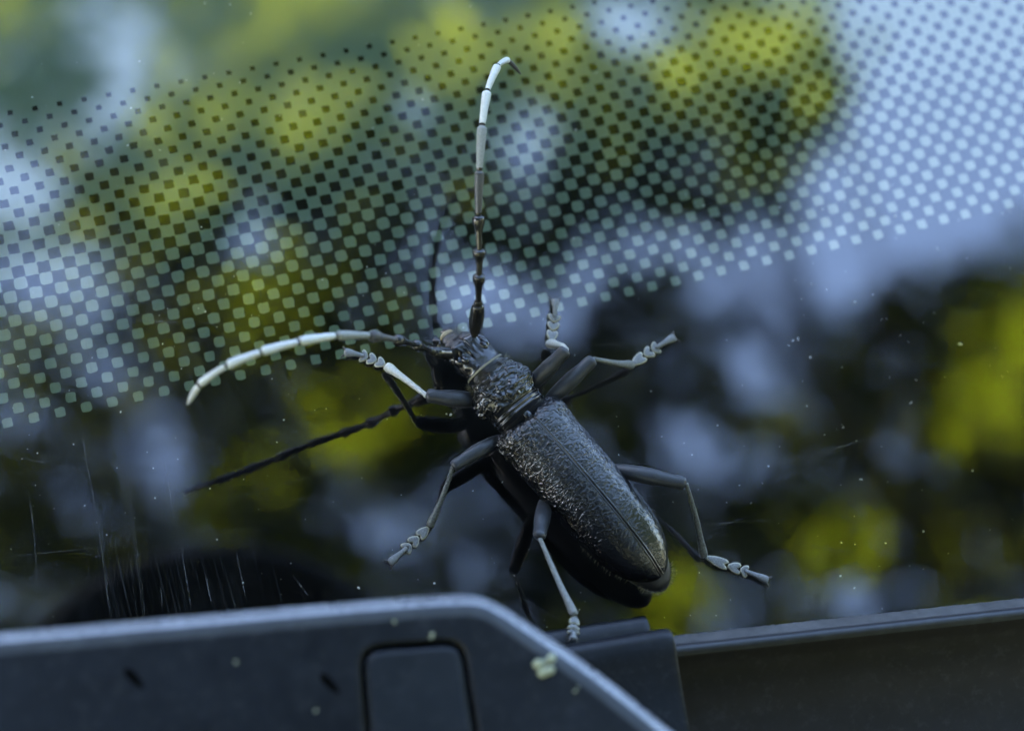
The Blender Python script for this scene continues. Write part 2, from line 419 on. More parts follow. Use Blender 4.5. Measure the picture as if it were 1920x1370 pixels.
ARM_OUTLINE = [(-69.48, -1.24), (-51.68, -4.18), (-42.4, -5.69), (-32.85, -7.21), (-23.02, -8.78), (-17.68, -9.66), (-14.98, -10.16), (-13.14, -10.59), (-11.78, -11.46), (-9.54, -14.02), (-7.2, -16.73), (-4.92, -19.71), (-2.98, -22.45), (1.28, -27.93), (-6.33, -30.29), (-27.39, -25.85), (-71.26, -13.82)]
BUTTON = [(-21.28, -13.27), (-20.64, -12.94), (-19.96, -12.98), (-17.97, -13.35), (-16.12, -13.65), (-15.51, -13.98), (-15.31, -14.66), (-15.57, -16.6), (-15.97, -20.28), (-16.17, -22.6), (-16.61, -24.16), (-22.59, -22.89), (-22.51, -20.91), (-22.06, -17.66), (-21.61, -15.04)]
SLOTS = [(-35.29, -10.9, 21.0), (-23.79, -14.2, 21.0)]
BLADE_AXIS = [(2.33, -15.1, 7.5), (28.69, -18.94, 7.5)]
SLEEVE_BACK = [(-6.18, -12.29, 7.0), (0.91, -13.1, 7.0)]
SLEEVE_FRONT = [(-5.45, -13.91, 9.0), (1.84, -14.56, 9.0)]
FLECKS = [(-10.18, -16.6, 21.0), (-16.88, -12.96, 21.0), (-8.86, -18.41, 21.0), (-18.92, -11.43, 21.0), (-25.12, -15.67, 21.0), (-29.14, -11.39, 21.0)]
SCRATCHES = [[(-39.09, 7.33), (-39.28, 5.13), (-40.01, 0.27)], [(-34.43, 12.45), (-34.73, 5.04), (-35.4, -2.49)], [(-36.79, 24.78), (-37.11, 22.46), (-37.73, 19.16)], [(-29.39, 1.27), (-29.59, -1.94), (-29.75, -3.59)], [(-25.59, -0.24), (-25.68, -2.1), (-25.74, -3.79)], [(-22.02, -2.93), (-21.69, -3.71), (-21.32, -4.62)], [(-31.44, -1.47), (-31.72, -3.01)], [(-28.15, -1.48), (-28.23, -3.49)], [(-32.66, 18.0), (-32.77, 14.6)], [(-30.32, 14.88), (-30.3, 13.17)], [(-28.81, 10.28), (-29.51, 2.12)], [(21.02, 4.71), (27.26, 2.68), (33.54, 0.54)], [(10.77, 5.18), (16.65, 2.52)], [(14.21, 11.82), (41.68, 6.99)], [(14.65, -3.61), (29.9, -3.06)], [(-16.38, 12.74), (-19.57, 9.59)], [(0.26, 9.79), (9.94, 8.24)], [(-8.73, -0.88), (-13.78, -1.12)], [(-12.02, -3.01), (-3.66, -10.99)], [(10.58, -3.85), (4.57, -3.47)], [(-42.02, 3.38), (-34.54, 2.38)], [(7.59, -6.35), (15.93, -7.83)], [(6.91, -9.89), (2.44, -9.03)], [(-40.45, 10.95), (-31.6, 6.76)], [(-30.77, 19.29), (-20.79, 16.67)], [(-32.18, 22.0), (-21.87, 19.03)], [(16.12, -9.95), (20.05, -11.56)], [(-13.24, 13.55), (-12.64, 16.51)]]
CANOPY_DIR = (0.23019, 0.25507, 0.93912)
CANOPY_RIGHT = (0.94923, -0.2715, -0.15893)
CANOPY_UP = (0.21443, 0.92802, -0.30461)
GAPS = [(-1.49, 1.17, 0.17, 0.27), (-1.74, 0.92, 0.16, 0.1), (-1.91, 0.69, 0.16, 0.16), (-0.94, 0.47, 0.17, 0.12), (-1.56, 0.34, 0.16, 0.09), (-1.87, 0.29, 0.11, 0.1), (-0.35, 0.98, 0.09, 0.07), (0.47, 1.26, 0.27, 0.15), (0.08, 0.89, 0.16, 0.12), (-0.16, 0.29, 0.18, 0.12), (0.1, 0.19, 0.14, 0.12), (0.68, 0.44, 0.27, 0.1), (1.07, 0.38, 0.25, 0.17), (1.29, 0.52, 0.25, 0.18), (1.64, 0.99, 0.45, 0.53), (1.11, 1.36, 0.25, 0.12), (1.85, 1.16, 0.41, 0.62), (1.42, 0.73, 0.31, 0.23), (1.39, 0.38, 0.12, 0.14), (1.23, 0.26, 0.12, 0.1), (1.81, 0.52, 0.14, 0.11), (0.96, -0.01, 0.17, 0.15), (0.79, 0.04, 0.12, 0.1), (0.74, -0.34, 0.15, 0.17), (0.59, -0.24, 0.09, 0.1), (1.27, -0.89, 0.18, 0.15), (0.79, -0.93, 0.16, 0.15), (-0.53, -0.65, 0.15, 0.13), (-1.35, -0.38, 0.17, 0.12), (-0.27, -0.5, 0.11, 0.1), (-1.56, -0.04, 0.12, 0.1), (1.07, -0.4, 0.1, 0.09), (1.94, -0.81, 0.08, 0.08), (-0.7, -0.5, 0.08, 0.08), (1.68, 0.42, 0.08, 0.08)]
SUNLIT = [(-0.82, 0.24, 0.15, 0.12), (-0.94, -0.48, 0.16, 0.12), (-0.66, -0.75, 0.14, 0.1), (1.85, 0.01, 0.15, 0.25), (1.72, -0.16, 0.12, 0.09), (1.16, -0.62, 0.08, 0.07), (0.55, -0.85, 0.14, 0.12), (-0.37, -0.24, 0.16, 0.1), (-0.55, -0.11, 0.14, 0.1), (0.21, 1.12, 0.18, 0.14), (0.35, 0.91, 0.16, 0.1), (0.9, 1.16, 0.23, 0.16), (0.68, 1.04, 0.18, 0.12), (-0.7, 0.83, 0.16, 0.12), (-1.19, 0.56, 0.1, 0.08), (-1.01, 0.91, 0.12, 0.08), (-0.78, 1.28, 0.23, 0.12), (-0.23, 1.14, 0.16, 0.12), (1.11, 0.99, 0.14, 0.12)]
LENS_CENTRE = (-22.0, 0.0, 153.0)

# ------------------------------------------------------------------ beetle
bt = thing('longhorn_beetle', 'black longhorn beetle with grey and white banded antennae clinging to dotted glass', 'beetle', (-.5, 0, 0))
AX = np.array([.4260, -.9047]); PE = np.array([.9047, .4260]); ORG = np.array([-2.95, 3.30])
def bp(s, tt, z):
    s = np.asarray(s, float); tt = np.asarray(tt, float)
    q = ORG + s[..., None] * AX + tt[..., None] * PE
    return np.concatenate([q, np.broadcast_to(np.asarray(z, float)[..., None], q.shape[:-1] + (1,))], -1)

# body: one continuous loft from mouth to abdomen tip:   s, t, z, half width, height up, height down
ST = np.array([
 (-9.15, .15, 2.55, .30, .30, .30), (-9.0, .15, 2.70, .62, .50, .55), (-8.6, .15, 3.05, .95, .72, .85), (-8.1, .18, 3.5, 1.18, .88, 1.1),
 (-7.5, .22, 3.85, 1.32, 1.02, 1.2), (-6.9, .28, 4.0, 1.45, 1.02, 1.25), (-6.3, .30, 4.05, 1.58, 1.08, 1.25), (-5.8, .33, 4.05, 1.58, 1.18, 1.25),
 (-5.3, .35, 4.05, 1.50, 1.24, 1.25), (-5.16, .35, 4.05, 1.53, 1.28, 1.28), (-5.12, .35, 4.05, 1.62, 1.38, 1.35), (-4.98, .35, 4.05, 1.64, 1.40, 1.35), (-4.94, .35, 4.05, 1.58, 1.34, 1.35),
 (-4.7, .33, 4.05, 1.75, 1.50, 1.45), (-4.4, .30, 4.05, 1.88, 1.60, 1.5), (-4.25, .30, 4.05, 1.86, 1.58, 1.5), (-3.9, .28, 4.05, 2.15, 1.72, 1.6),
 (-3.3, .25, 4.05, 2.50, 1.84, 1.7), (-2.7, .22, 4.05, 2.62, 1.86, 1.8), (-2.2, .20, 4.05, 2.48, 1.82, 1.8), (-1.8, .20, 4.05, 2.24, 1.72, 1.8), (-1.5, .20, 4.05, 2.12, 1.62, 1.8),
 (-1.38, .20, 4.05, 2.08, 1.52, 1.8), (-1.2, .20, 4.05, 2.14, 1.60, 1.8), (-1.02, .20, 4.05, 2.10, 1.50, 1.8), (-.85, .20, 4.05, 2.16, 1.56, 1.8), (-.6, .20, 4.0, 2.10, 1.35, 1.85),
 (0, .20, 3.7, 2.3, 1.2, 1.9), (2, .20, 3.6, 2.6, 1.2, 1.95), (6, .20, 3.6, 2.62, 1.2, 2.1), (10, .20, 3.6, 2.45, 1.1, 2.0), (12.5, .18, 3.5, 2.15, .9, 1.7), (14, .15, 3.35, 1.75, .75, 1.4),
 (15.0, .12, 3.25, 1.30, .62, 1.1), (15.6, .10, 3.15, .85, .50, .8), (15.95, .10, 3.05, .35, .28, .4)])
n1, n2 = 520, 150
s = np.concatenate([np.linspace(-9.15, -.5, 360), np.linspace(-.45, 15.95, 160)])
cols = [pchip(ST[:, 0], ST[:, k], s) for k in range(1, 6)]
a = np.linspace(0, 2 * math.pi, n2, endpoint=False)
ca, sa = np.cos(a), np.sin(a)
ex = 2 / 2.15
cx = np.sign(ca) * np.abs(ca) ** ex; cz = np.sign(sa) * np.abs(sa) ** ex
S2 = np.repeat(s, n2); TT = (cols[0][:, None] + cols[2][:, None] * cx).ravel()
ZZ = (cols[1][:, None] + np.where(sa > 0, cols[3][:, None], cols[4][:, None]) * cz).ravel()
P = bp(S2, TT, ZZ)
cen = np.repeat(bp(s, cols[0], cols[1]), n2, 0)
dirv = P - cen; dirv /= np.maximum(np.linalg.norm(dirv, axis=1), 1e-6)[:, None]
up_w = np.clip(dirv[:, 2] * 2 + .9, 0, 1)
q = np.stack([S2, TT, ZZ], 1)
wq = q + .35 * np.stack([noise3(q * 1.6, 1), noise3(q * 1.6, 2), noise3(q * 1.6, 3)], 1)
ridge = 1 - np.minimum(1, np.abs(noise3(wq * np.array([2.3, 1.25, 1.6]), 5)) * 2.6)
ridge2 = 1 - np.minimum(1, np.abs(noise3(wq * np.array([3.6, 2.6, 2.8]) + 9, 7)) * 2.4)
pro = np.clip((S2 + 4.75) / .3, 0, 1) * np.clip((-1.6 - S2) / .3, 0, 1)
front = np.clip((S2 + 4.95) / .1, 0, 1) * np.clip((-4.2 - S2) / .2, 0, 1)
flange = np.clip((S2 + 1.55) / .1, 0, 1) * np.clip((-.55 - S2) / .1, 0, 1)
headw = np.clip((-5.25 - S2) / .3, 0, 1)
d = pro * up_w * (.19 * ridge + .09 * ridge2 - .10)
d += front * up_w * .06 * np.sin(S2 * 34 + noise3(q * 1.3, 9) * 2)
d += flange * up_w * .045 * noise3(q * np.array([3, 1.2, 1]), 10)
d += headw * (.035 * noise3(q * 2.2, 11) + .006 * noise3(q * 8, 12))
# furrow between the eyes, raised antennal tubercles
lt = TT - .26
d -= np.exp(-(lt / .10) ** 2) * np.exp(-((S2 + 7.2) / .8) ** 2) * .22 * (dirv[:, 2] > 0)
for sg in (-1, 1):
    d += .32 * np.exp(-((lt - sg * .80) / .34) ** 2 - ((S2 + 7.55) / .42) ** 2) * (dirv[:, 2] > 0)
    d -= .12 * np.exp(-((lt - sg * .45) / .16) ** 2 - ((S2 + 6.5) / .5) ** 2) * (dirv[:, 2] > 0)
P = P + dirv * d[:, None]
F = grid_faces(len(s), n2)
k = len(P)
P = np.vstack([P, cen[:1], cen[-1:] + np.array([AX[0], AX[1], 0]) * .1])
F += [(k, (j + 1) % n2, j) for j in range(n2)] + [(k + 1, (len(s) - 1) * n2 + j, (len(s) - 1) * n2 + (j + 1) % n2) for j in range(n2)]
smid = (s[:-1] + s[1:]) / 2
row = np.where(smid < -5.14, 0, np.where(smid < -4.97, 1, np.where(smid < -.5, 2, 3)))
mi = list(np.repeat(row, n2)) + [0] * n2 + [3] * n2
mesh('body', P, F, [MAT['head'], MAT['ivory'], MAT['shell'], MAT['belly']], bt, mi)

# wing cases
WS = [-.55, -.35, 0, .5, 1.2, 3, 6, 9, 11, 12.3, 13.2, 14.0, 14.55, 14.9, 15.12]
WW = [2.35, 2.72, 2.98, 3.12, 3.10, 3.02, 3.02, 3.0, 2.86, 2.58, 2.24, 1.74, 1.2, .72, .22]
TS = [-.55, -.35, 0, .6, 2, 5, 9, 12, 13.5, 14.5, 15.12]
TZ = [4.9, 5.3, 5.75, 6.05, 6.2, 6.3, 6.15, 5.7, 5.25, 4.75, 4.35]
EZ = [3.9, 3.85, 3.8, 3.75, 3.7, 3.65, 3.6, 3.62, 3.7, 3.8, 3.9]
for side in (-1, 1):
    nu, nv = 620, 150
    u = np.linspace(-.55, 15.12, nu)
    W = pchip(WS, WW, u); Zt = pchip(TS, TZ, u); Ze = pchip(TS, EZ, u)
    vv = np.linspace(0, 1, nv)
    arc = np.sin(vv * math.pi / 2) ** 1.0
    tt = .012 + W[:, None] * arc[None, :]
    # slight spreading of the tips and rounding of the inner tip corner
    tt = tt + np.clip((u - 13.9) / 1.2, 0, 1)[:, None] ** 2 * .12
    fall = (1 - np.clip(arc, 0, 1)[None, :] ** 2.5) ** .62
    z = Ze[:, None] + (Zt - Ze)[:, None] * fall
    ss = np.repeat(u[:, None], nv, 1)
    ss = ss + .35 * (1 - arc[None, :] ** 2) * np.clip(1 - (u + .55) / 1.2, 0, 1)[:, None]          # front edge follows the shield
    shoulder = .28 * np.exp(-((u[:, None] - .55) / .7) ** 2 - ((arc[None, :] - .78) / .2) ** 2)
    z = z + shoulder
    Pq = np.stack([ss, tt * side, z], -1).reshape(-1, 3)
    wq = Pq + .10 * np.stack([noise3(Pq * 5, 21), noise3(Pq * 5, 22), noise3(Pq * 5, 23)], 1)
    r1 = 1 - np.minimum(1, np.abs(noise3(wq * np.array([4.9, 3.3, 3.4]), 24 + side)) * 2.4)
    r2 = 1 - np.minimum(1, np.abs(noise3(wq * np.array([8.2, 6.4, 6.0]), 34 + side)) * 2.2)
    fade = np.clip(1.12 - ss.ravel() / 15.5, .28, 1)
    amp = .064 * fade * (1 + .35 * noise3(Pq * .9, 61))
    d = amp * (.85 * r1 + .30 * r2 - .45)
    ft = np.abs(tt).ravel()
    d = d * np.clip((ft - .10) / .10, .12, 1) * np.clip((1 - np.repeat(arc[None, :], nu, 0).ravel()) / .004, .2, 1)
    d += .028 * np.exp(-((ft - .11) / .035) ** 2) - .035 * np.exp(-((ft - .01) / .03) ** 2) - .012 * np.exp(-((ft - .20) / .04) ** 2)
    # normals of the smooth shell
    G = Pq.reshape(nu, nv, 3)
    nrm = np.cross(np.gradient(G, axis=0), np.gradient(G, axis=1)); nrm /= np.maximum(np.linalg.norm(nrm, axis=2), 1e-9)[..., None]
    nrm[nrm[..., 2] < 0] *= -1
    G = G + nrm * d.reshape(nu, nv)[..., None]
    # rolled edge
    e1 = G[:, -1] + np.array([0, side * .04, -.10]); e2 = G[:, -1] + np.array([0, -side * .05, -.24]); e3 = G[:, -1] + np.array([0, -side * .5, -.3])
    G = np.concatenate([G, e1[:, None], e2[:, None], e3[:, None]], 1)
    V = bp(G[..., 0].ravel(), G[..., 1].ravel() + .17, G[..., 2].ravel())
    mesh('wing_case', V, grid_faces(nu, nv + 3, wrap=False, flip=(side > 0)), MAT['wing'], bt)
# shield between the wing cases
sv, sf = ellipsoid(bp(np.array(-.25), np.array(.17), np.array(5.16)), [np.array([*AX, 0]) * .42, np.array([*PE, 0]) * .30, np.array([0, 0, .14])], 20, 12)
mesh('shield', sv, sf, MAT['shell'], bt)

# eyes, wrapped round the antennal sockets
A3 = np.array([*AX, 0]); P3 = np.array([*PE, 0]); Z3 = np.array([0, 0, 1.0])
for sg in (-1, 1):
    parts = []
    for (s_, t_, z_, r_) in ((-6.55, 1.20, 4.45, .50), (-6.95, 1.27, 4.18, .52), (-7.35, 1.22, 3.85, .50), (-6.35, .92, 4.85, .36)):
        v_, f_ = ellipsoid(bp(np.array(s_), np.array(.27 + sg * t_), np.array(z_)), [A3 * r_ * 1.1, P3 * r_ * .8, Z3 * r_ * .9], 22, 14); parts.append((v_, f_))
    v_, f_, _ = join(parts); mesh('eye', v_, f_, MAT['eye'], bt)
    # jaws
    c = [bp(np.array(-8.75), np.array(.15 + sg * .62), np.array(2.45)), bp(np.array(-9.35), np.array(.15 + sg * .62), np.array(1.95)), bp(np.array(-9.75), np.array(.15 + sg * .22), np.array(1.6))]
    v_, f_ = tube(c, [(0, .42), (.5, .33), (1, .07)], 14, .8); mesh('jaw', v_, f_, MAT['shell'], bt)
    c = [bp(np.array(-8.6), np.array(.15 + sg * .7), np.array(2.0)), bp(np.array(-9.3), np.array(.15 + sg * 1.05), np.array(1.3)), bp(np.array(-9.6), np.array(.15 + sg * 1.0), np.array(.6))]
    v_, f_ = tube(c, [(0, .10), (.5, .13), (1, .10)], 10); mesh('palp', v_, f_, MAT['claw'], bt)
lv, lf = ellipsoid(bp(np.array(-9.0), np.array(.15), np.array(2.95)), [A3 * .34 - Z3 * .1, P3 * .62, Z3 * .14 + A3 * .08], 20, 10)
mesh('labrum', lv, lf, MAT['labrum'], bt)

# bristles: brow, collar and abdomen rim
def hairs(name, roots, dirs, ln, w, mat):
    V, F = [], []
    for r, dd in zip(roots, dirs):
        dd = dd / np.linalg.norm(dd); L = ln * RNG.uniform(.55, 1.25)
        sdv = np.cross(dd, [.2, .25, -.94]); sdv /= np.linalg.norm(sdv)
        mid = r + dd * L * .5 + RNG.normal(0, .04, 3) * L; k = len(V)
        V += [r - sdv * w, r + sdv * w, mid + sdv * w * .7, mid - sdv * w * .7, r + dd * L + RNG.normal(0, .06, 3) * L]
        F += [(k, k + 1, k + 2, k + 3), (k + 3, k + 2, k + 4)]
    return mesh(name, V, F, mat, bt, smooth=False, kind='stuff')
R_, D_ = [], []
for k in range(150):
    an = RNG.uniform(-1.9, 1.9); s_ = 14.9 + 1.0 * math.cos(an); t_ = .12 + 1.25 * math.sin(an) * (1 if abs(an) < 1.4 else 1.1)
    R_.append(bp(np.array(s_), np.array(t_), np.array(RNG.uniform(3.0, 3.6)))); D_.append(A3 * math.cos(an) + P3 * math.sin(an) * .9 + Z3 * RNG.uniform(-.1, .35))
for k in range(60):
    s_ = RNG.uniform(9.5, 14.5); w_ = float(np.interp(s_, WS, WW))
    R_.append(bp(np.array(s_), np.array(.17 - w_ + .02), np.array(3.6))); D_.append(-P3 + A3 * RNG.uniform(.2, .9) + Z3 * RNG.uniform(-.2, .2))
hairs('rim_hair', R_, D_, .38, .011, MAT['hair'])
R_, D_ = [], []
for k in range(160):
    t_ = RNG.uniform(-.8, .8); R_.append(bp(np.array(RNG.uniform(-8.9, -7.6)), np.array(.2 + t_), np.array(3.6 + .5 * (1 - t_ * t_)))); D_.append(-A3 * RNG.uniform(.2, 1) + Z3 * RNG.uniform(.2, .8) + P3 * RNG.normal(0, .4))
for sg in (-1, 1):
    for k in range(45):
        R_.append(bp(np.array(RNG.uniform(-4.9, -4.1)), np.array(.3 + sg * 1.85), np.array(RNG.uniform(3.6, 4.6)))); D_.append(P3 * sg - A3 * RNG.uniform(-.2, .6) + Z3 * RNG.uniform(-.1, .5))
hairs('face_bristles', R_, D_, .33, .009, MAT['hair'])

# antennae: eleven segments each
def antenna(pts, mats, radii):
    an = sub('antenna', bt)
    pts = np.array(pts)
    for k in range(len(pts) - 1):
        p0, p1 = pts[k], pts[k + 1]
        dd = p1 - p0; L = np.linalg.norm(dd); dd /= L
        # bend each segment a little along the overall curve
        tan0 = pts[k + 1] - pts[max(0, k - 1)]; tan1 = pts[min(len(pts) - 1, k + 2)] - pts[k]
        mid = (p0 + p1) / 2 + (tan0 / np.linalg.norm(tan0) - tan1 / np.linalg.norm(tan1)) * L * .06
        r = radii[k]
        if k == 0: prof = [(0, r * .55), (.12, r * .8), (.45, r * 1.1), (.85, r * 1.05), (1, r * .8)]
        elif k == 1: prof = [(0, r * .7), (.5, r), (1, r * .8)]
        elif k == len(pts) - 2: prof = [(0, r * .75), (.3, r), (.7, r * .85), (1, r * .3)]
        elif k < 5: prof = [(0, r * .62), (.12, r * .66), (.55, r * .85), (.84, r * 1.42), (.95, r * 1.36), (1, r * .7)]
        else: prof = [(0, r * .55), (.06, r * .72), (.5, r * .95), (.9, r * 1.12), (.97, r * 1.05), (1, r * .6)]
        v_, f_ = tube([p0 - dd * .02, mid, p1 + dd * .02], prof, 16, 1.0, steps=26, rough=.05, seed=k)
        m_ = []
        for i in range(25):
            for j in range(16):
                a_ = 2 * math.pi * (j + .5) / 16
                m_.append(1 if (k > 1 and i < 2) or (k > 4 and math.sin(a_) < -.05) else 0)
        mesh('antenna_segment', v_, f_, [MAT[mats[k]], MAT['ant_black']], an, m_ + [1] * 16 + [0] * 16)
    return an
antenna(ANT_LEFT, ['ant_black', 'ant_black', 'ant_black', 'ant_black', 'ant_dark', 'ant_grey', 'ant_white', 'ant_white', 'ant_white', 'ant_white', 'ant_white'],
        [.44, .32, .31, .31, .30, .31, .31, .30, .29, .25, .23])
antenna(ANT_RIGHT, ['ant_black', 'ant_black', 'ant_black', 'ant_black', 'ant_black', 'ant_dark', 'ant_grey', 'ant_white', 'ant_white', 'ant_white', 'ant_dark'],
        [.50, .34, .34, .34, .33, .31, .32, .30, .27, .22, .17])

# legs: thigh, shin, three lobed foot segments and a claw segment
def lobed(p0, p1, width, notch, th=.12):
    p0, p1 = np.array(p0), np.array(p1)
    d_ = p1 - p0; L = np.linalg.norm(d_); d_ /= L
    sd = np.cross(Z3, d_); sd /= np.linalg.norm(sd); nrm = np.cross(d_, sd)
    w = width / 2
    half = [(.02, .26), (.12, .42), (.40, .80), (.70, 1.0), (.90, 1.0), (1.02, .72), (.98, .40), (.98 - notch, .06)]
    ol = [(a_, b_) for a_, b_ in half] + [(a_, -b_) for a_, b_ in half[::-1]]
    n = len(ol); V = []
    for sc_, z_ in ((.9, -.35), (1.0, 0.0), (.98, .5), (.80, .9), (.45, 1.0)):
        for a_, b_ in ol:
            aa = .5 + (a_ - .5) * sc_; V.append(p0 + d_ * aa * L + sd * b_ * w * sc_ + nrm * th * z_)
    V.append(p0 + d_ * .45 * L + nrm * th * 1.02)
    F = grid_faces(5, n, flip=True); m_ = [1] * (3 * n) + [0] * n
    F += [(4 * n + j, 5 * n, 4 * n + (j + 1) % n) for j in range(n)]; m_ += [0] * n
    F += [tuple(range(n))]; m_ += [1]
    return V, F, m_
def leg(key, tib_mat, fem_r, tib_r, wid):
    L_ = LEGS[key]; lg = sub('leg', bt)
    fr_ = [(0, fem_r * .55), (.25, fem_r * .95), (.55, fem_r * 1.05), (.85, fem_r * .86), (.95, fem_r * .86), (1, fem_r * .72)]
    v_, f_ = tube(L_['fem'], fr_, 22, .78, steps=36, rough=.03); mesh('femur', v_, f_, MAT['leg'], lg)
    v_, f_ = tube(L_['tib'], [(0, tib_r * .7), (.06, tib_r * .62), (.3, tib_r * .72), (.75, tib_r * .95), (.95, tib_r * 1.3), (1, tib_r * 1.2)], 16, .85, steps=34, rough=.05)
    mesh('tibia', v_, f_, MAT[tib_mat], lg)
    T = L_['tar']
    for k in range(3):
        v_, f_, m_ = lobed(T[k], T[k + 1], wid * (.92, 1.0, 1.06)[k], (.12, .25, .62)[k])
        mesh('tarsal_segment', v_, f_, [MAT['tarsus'], MAT['pad']], lg, m_)
    p0 = np.array(T[2]) * .35 + np.array(T[3]) * .65; p1 = np.array(T[4])
    v_, f_ = tube([p0 + Z3 * .12, (p0 + p1) / 2 + Z3 * .2, p1 + Z3 * .12], [(0, wid * .16), (.4, wid * .2), (.9, wid * .34), (1, wid * .3)], 14, .7, steps=16)
    mesh('claw_segment', v_, f_, MAT['tarsus'], lg)
    dd = (p1 - p0) / np.linalg.norm(p1 - p0); sd = np.cross(Z3, dd)
    for sg in (-1, 1):
        c = [p1 + sd * sg * wid * .2 + Z3 * .1, p1 + dd * .18 + sd * sg * wid * .38 + Z3 * .08, p1 + dd * .26 + sd * sg * wid * .5 - Z3 * .15]
        v_, f_ = tube(c, [(0, .09), (.5, .07), (1, .02)], 8); mesh('claw', v_, f_, MAT['claw'], lg)
def shin_hairs():
    R_, D_ = [], []
    for key in LEGS:
        a0, a1, a2 = (np.array(p) for p in LEGS[key]['tib']); ax = (a2 - a0) / np.linalg.norm(a2 - a0)
        for k in range(46):
            u_ = RNG.uniform(.15, 1); c = (a0 + (a1 - a0) * u_ * 2) if u_ < .5 else (a1 + (a2 - a1) * (u_ * 2 - 1))
            o_ = np.cross(ax, RNG.normal(0, 1, 3)); o_ /= np.linalg.norm(o_)
            R_.append(c + o_ * .18); D_.append(o_ + ax * RNG.uniform(.6, 1.4))
        for p, q in zip(LEGS[key]['tar'][:-1], LEGS[key]['tar'][1:]):
            p, q = np.array(p), np.array(q); ax = (q - p) / np.linalg.norm(q - p); sd = np.cross(Z3, ax)
            for k in range(12):
                sg = RNG.choice([-1, 1]); R_.append(p + (q - p) * RNG.uniform(.3, 1) + sd * sg * .36); D_.append(sd * sg + ax * RNG.uniform(.2, 1.2))
    hairs('leg_hair', R_, D_, .24, .007, MAT['hair'])
shin_hairs()
leg('lf', 'pale_tibia', .62, .30, .98)
leg('rf', 'pale_tibia', .60, .34, .98)
leg('rm', 'tibia', .60, .28, 1.0)
leg('lm', 'tibia', .55, .24, .92)
leg('lh', 'mid_tibia', .58, .25, .85)
leg('rh', 'tibia', .60, .25, .92)

# ------------------------------------------------------------------ wiper
wp = thing('rear_wiper', 'black plastic car wiper arm with inset release button lying on the glass', 'wiper', (-20, -20, 0))
OUT = chaikin(ARM_OUTLINE, 2)                # rounded corners
ar = np.sum(OUT[:, 0] * np.roll(OUT[:, 1], -1) - np.roll(OUT[:, 0], -1) * OUT[:, 1])
if ar < 0: OUT = OUT[::-1]
prof = [(-.25, 5), (-.1, 12), (0, 18.3), (.04, 19.2), (.16, 19.8), (.38, 20.35), (.7, 20.75), (1.1, 21.0), (1.4, 21.08), (1.9, 21.16)]
bm = bmesh.new(); rings = []
b0 = base_of(wp)
for d_, z_ in prof:
    rings.append([bm.verts.new(((p[0] - b0[0]) * .001, (p[1] - b0[1]) * .001, (z_ - b0[2]) * .001)) for p in inset(OUT, d_)])
n = len(OUT)
for i in range(len(prof) - 1):
    for j in range(n): bm.faces.new((rings[i][j], rings[i][(j + 1) % n], rings[i + 1][(j + 1) % n], rings[i + 1][j]))
BTN = chaikin(BUTTON, 2)
if np.sum(BTN[:, 0] * np.roll(BTN[:, 1], -1) - np.roll(BTN[:, 0], -1) * BTN[:, 1]) < 0: BTN = BTN[::-1]
FZ = 21.16
hr = []
for d_, z_ in ((-.55, FZ), (-.42, FZ - .05), (-.34, FZ - .2), (-.32, FZ - 2.2)):
    hr.append([bm.verts.new(((p[0] - b0[0]) * .001, (p[1] - b0[1]) * .001, (z_ - b0[2]) * .001)) for p in inset(BTN, d_)])
nb = len(BTN)
for i in range(3):
    for j in range(nb): bm.faces.new((hr[i][j], hr[i][(j + 1) % nb], hr[i + 1][(j + 1) % nb], hr[i + 1][j]))
bm.faces.new(hr[3])
edges = []
for loop in (rings[-1], hr[0]):
    for j in range(len(loop)):
        e = bm.edges.get((loop[j], loop[(j + 1) % len(loop)])); edges.append(e)
bmesh.ops.triangle_fill(bm, use_beauty=True, use_dissolve=False, edges=edges, normal=(0, 0, 1))
bmesh.ops.recalc_face_normals(bm, faces=bm.faces)
me = bpy.data.meshes.new('arm_cover'); bm.to_mesh(me); bm.free()
for p in me.polygons: p.use_smooth = len(p.vertices) == 4
me.materials.append(MAT['plastic']); me.materials.append(MAT['edge']); me.materials.append(MAT['edge_sheen'])
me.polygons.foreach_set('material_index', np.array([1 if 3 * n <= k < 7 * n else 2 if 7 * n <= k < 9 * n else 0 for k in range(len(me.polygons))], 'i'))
arm = bpy.data.objects.new('arm_cover', me); COL.objects.link(arm); arm.parent = wp
V, F = [], []
bprof = [(-.02, FZ - 2), (-.02, FZ - .35), (.04, FZ - .15), (.16, FZ - .04), (.3, FZ), (.45, FZ + .005)]
for d_, z_ in bprof: V += [(p[0], p[1], z_) for p in inset(BTN, d_)]
F = grid_faces(len(bprof), nb); F.append(tuple((len(bprof) - 1) * nb + j for j in range(nb)))
mesh('release_button', V, F, MAT['button'], wp)
for c in SLOTS:  # flat black patches laid on the face, slot shade put into their colour
    dd = np.array([.50, -.86, 0]) ; sd = np.array([.86, .50, 0]); V = []
    for k in range(18):
        an = 2 * math.pi * k / 18; V.append(np.array([c[0], c[1], FZ + .012]) + dd * .85 * math.cos(an) + sd * .26 * math.sin(an) * (1 - .3 * math.cos(an)))
    V2 = [p * 1.0 - np.array([0, 0, .05]) for p in V]
    mesh('painted_slot', V + V2, [tuple(range(18))] + [(k, 18 + k, 18 + (k + 1) % 18, (k + 1) % 18) for k in range(18)], MAT['dark_gap'], wp, smooth=False)

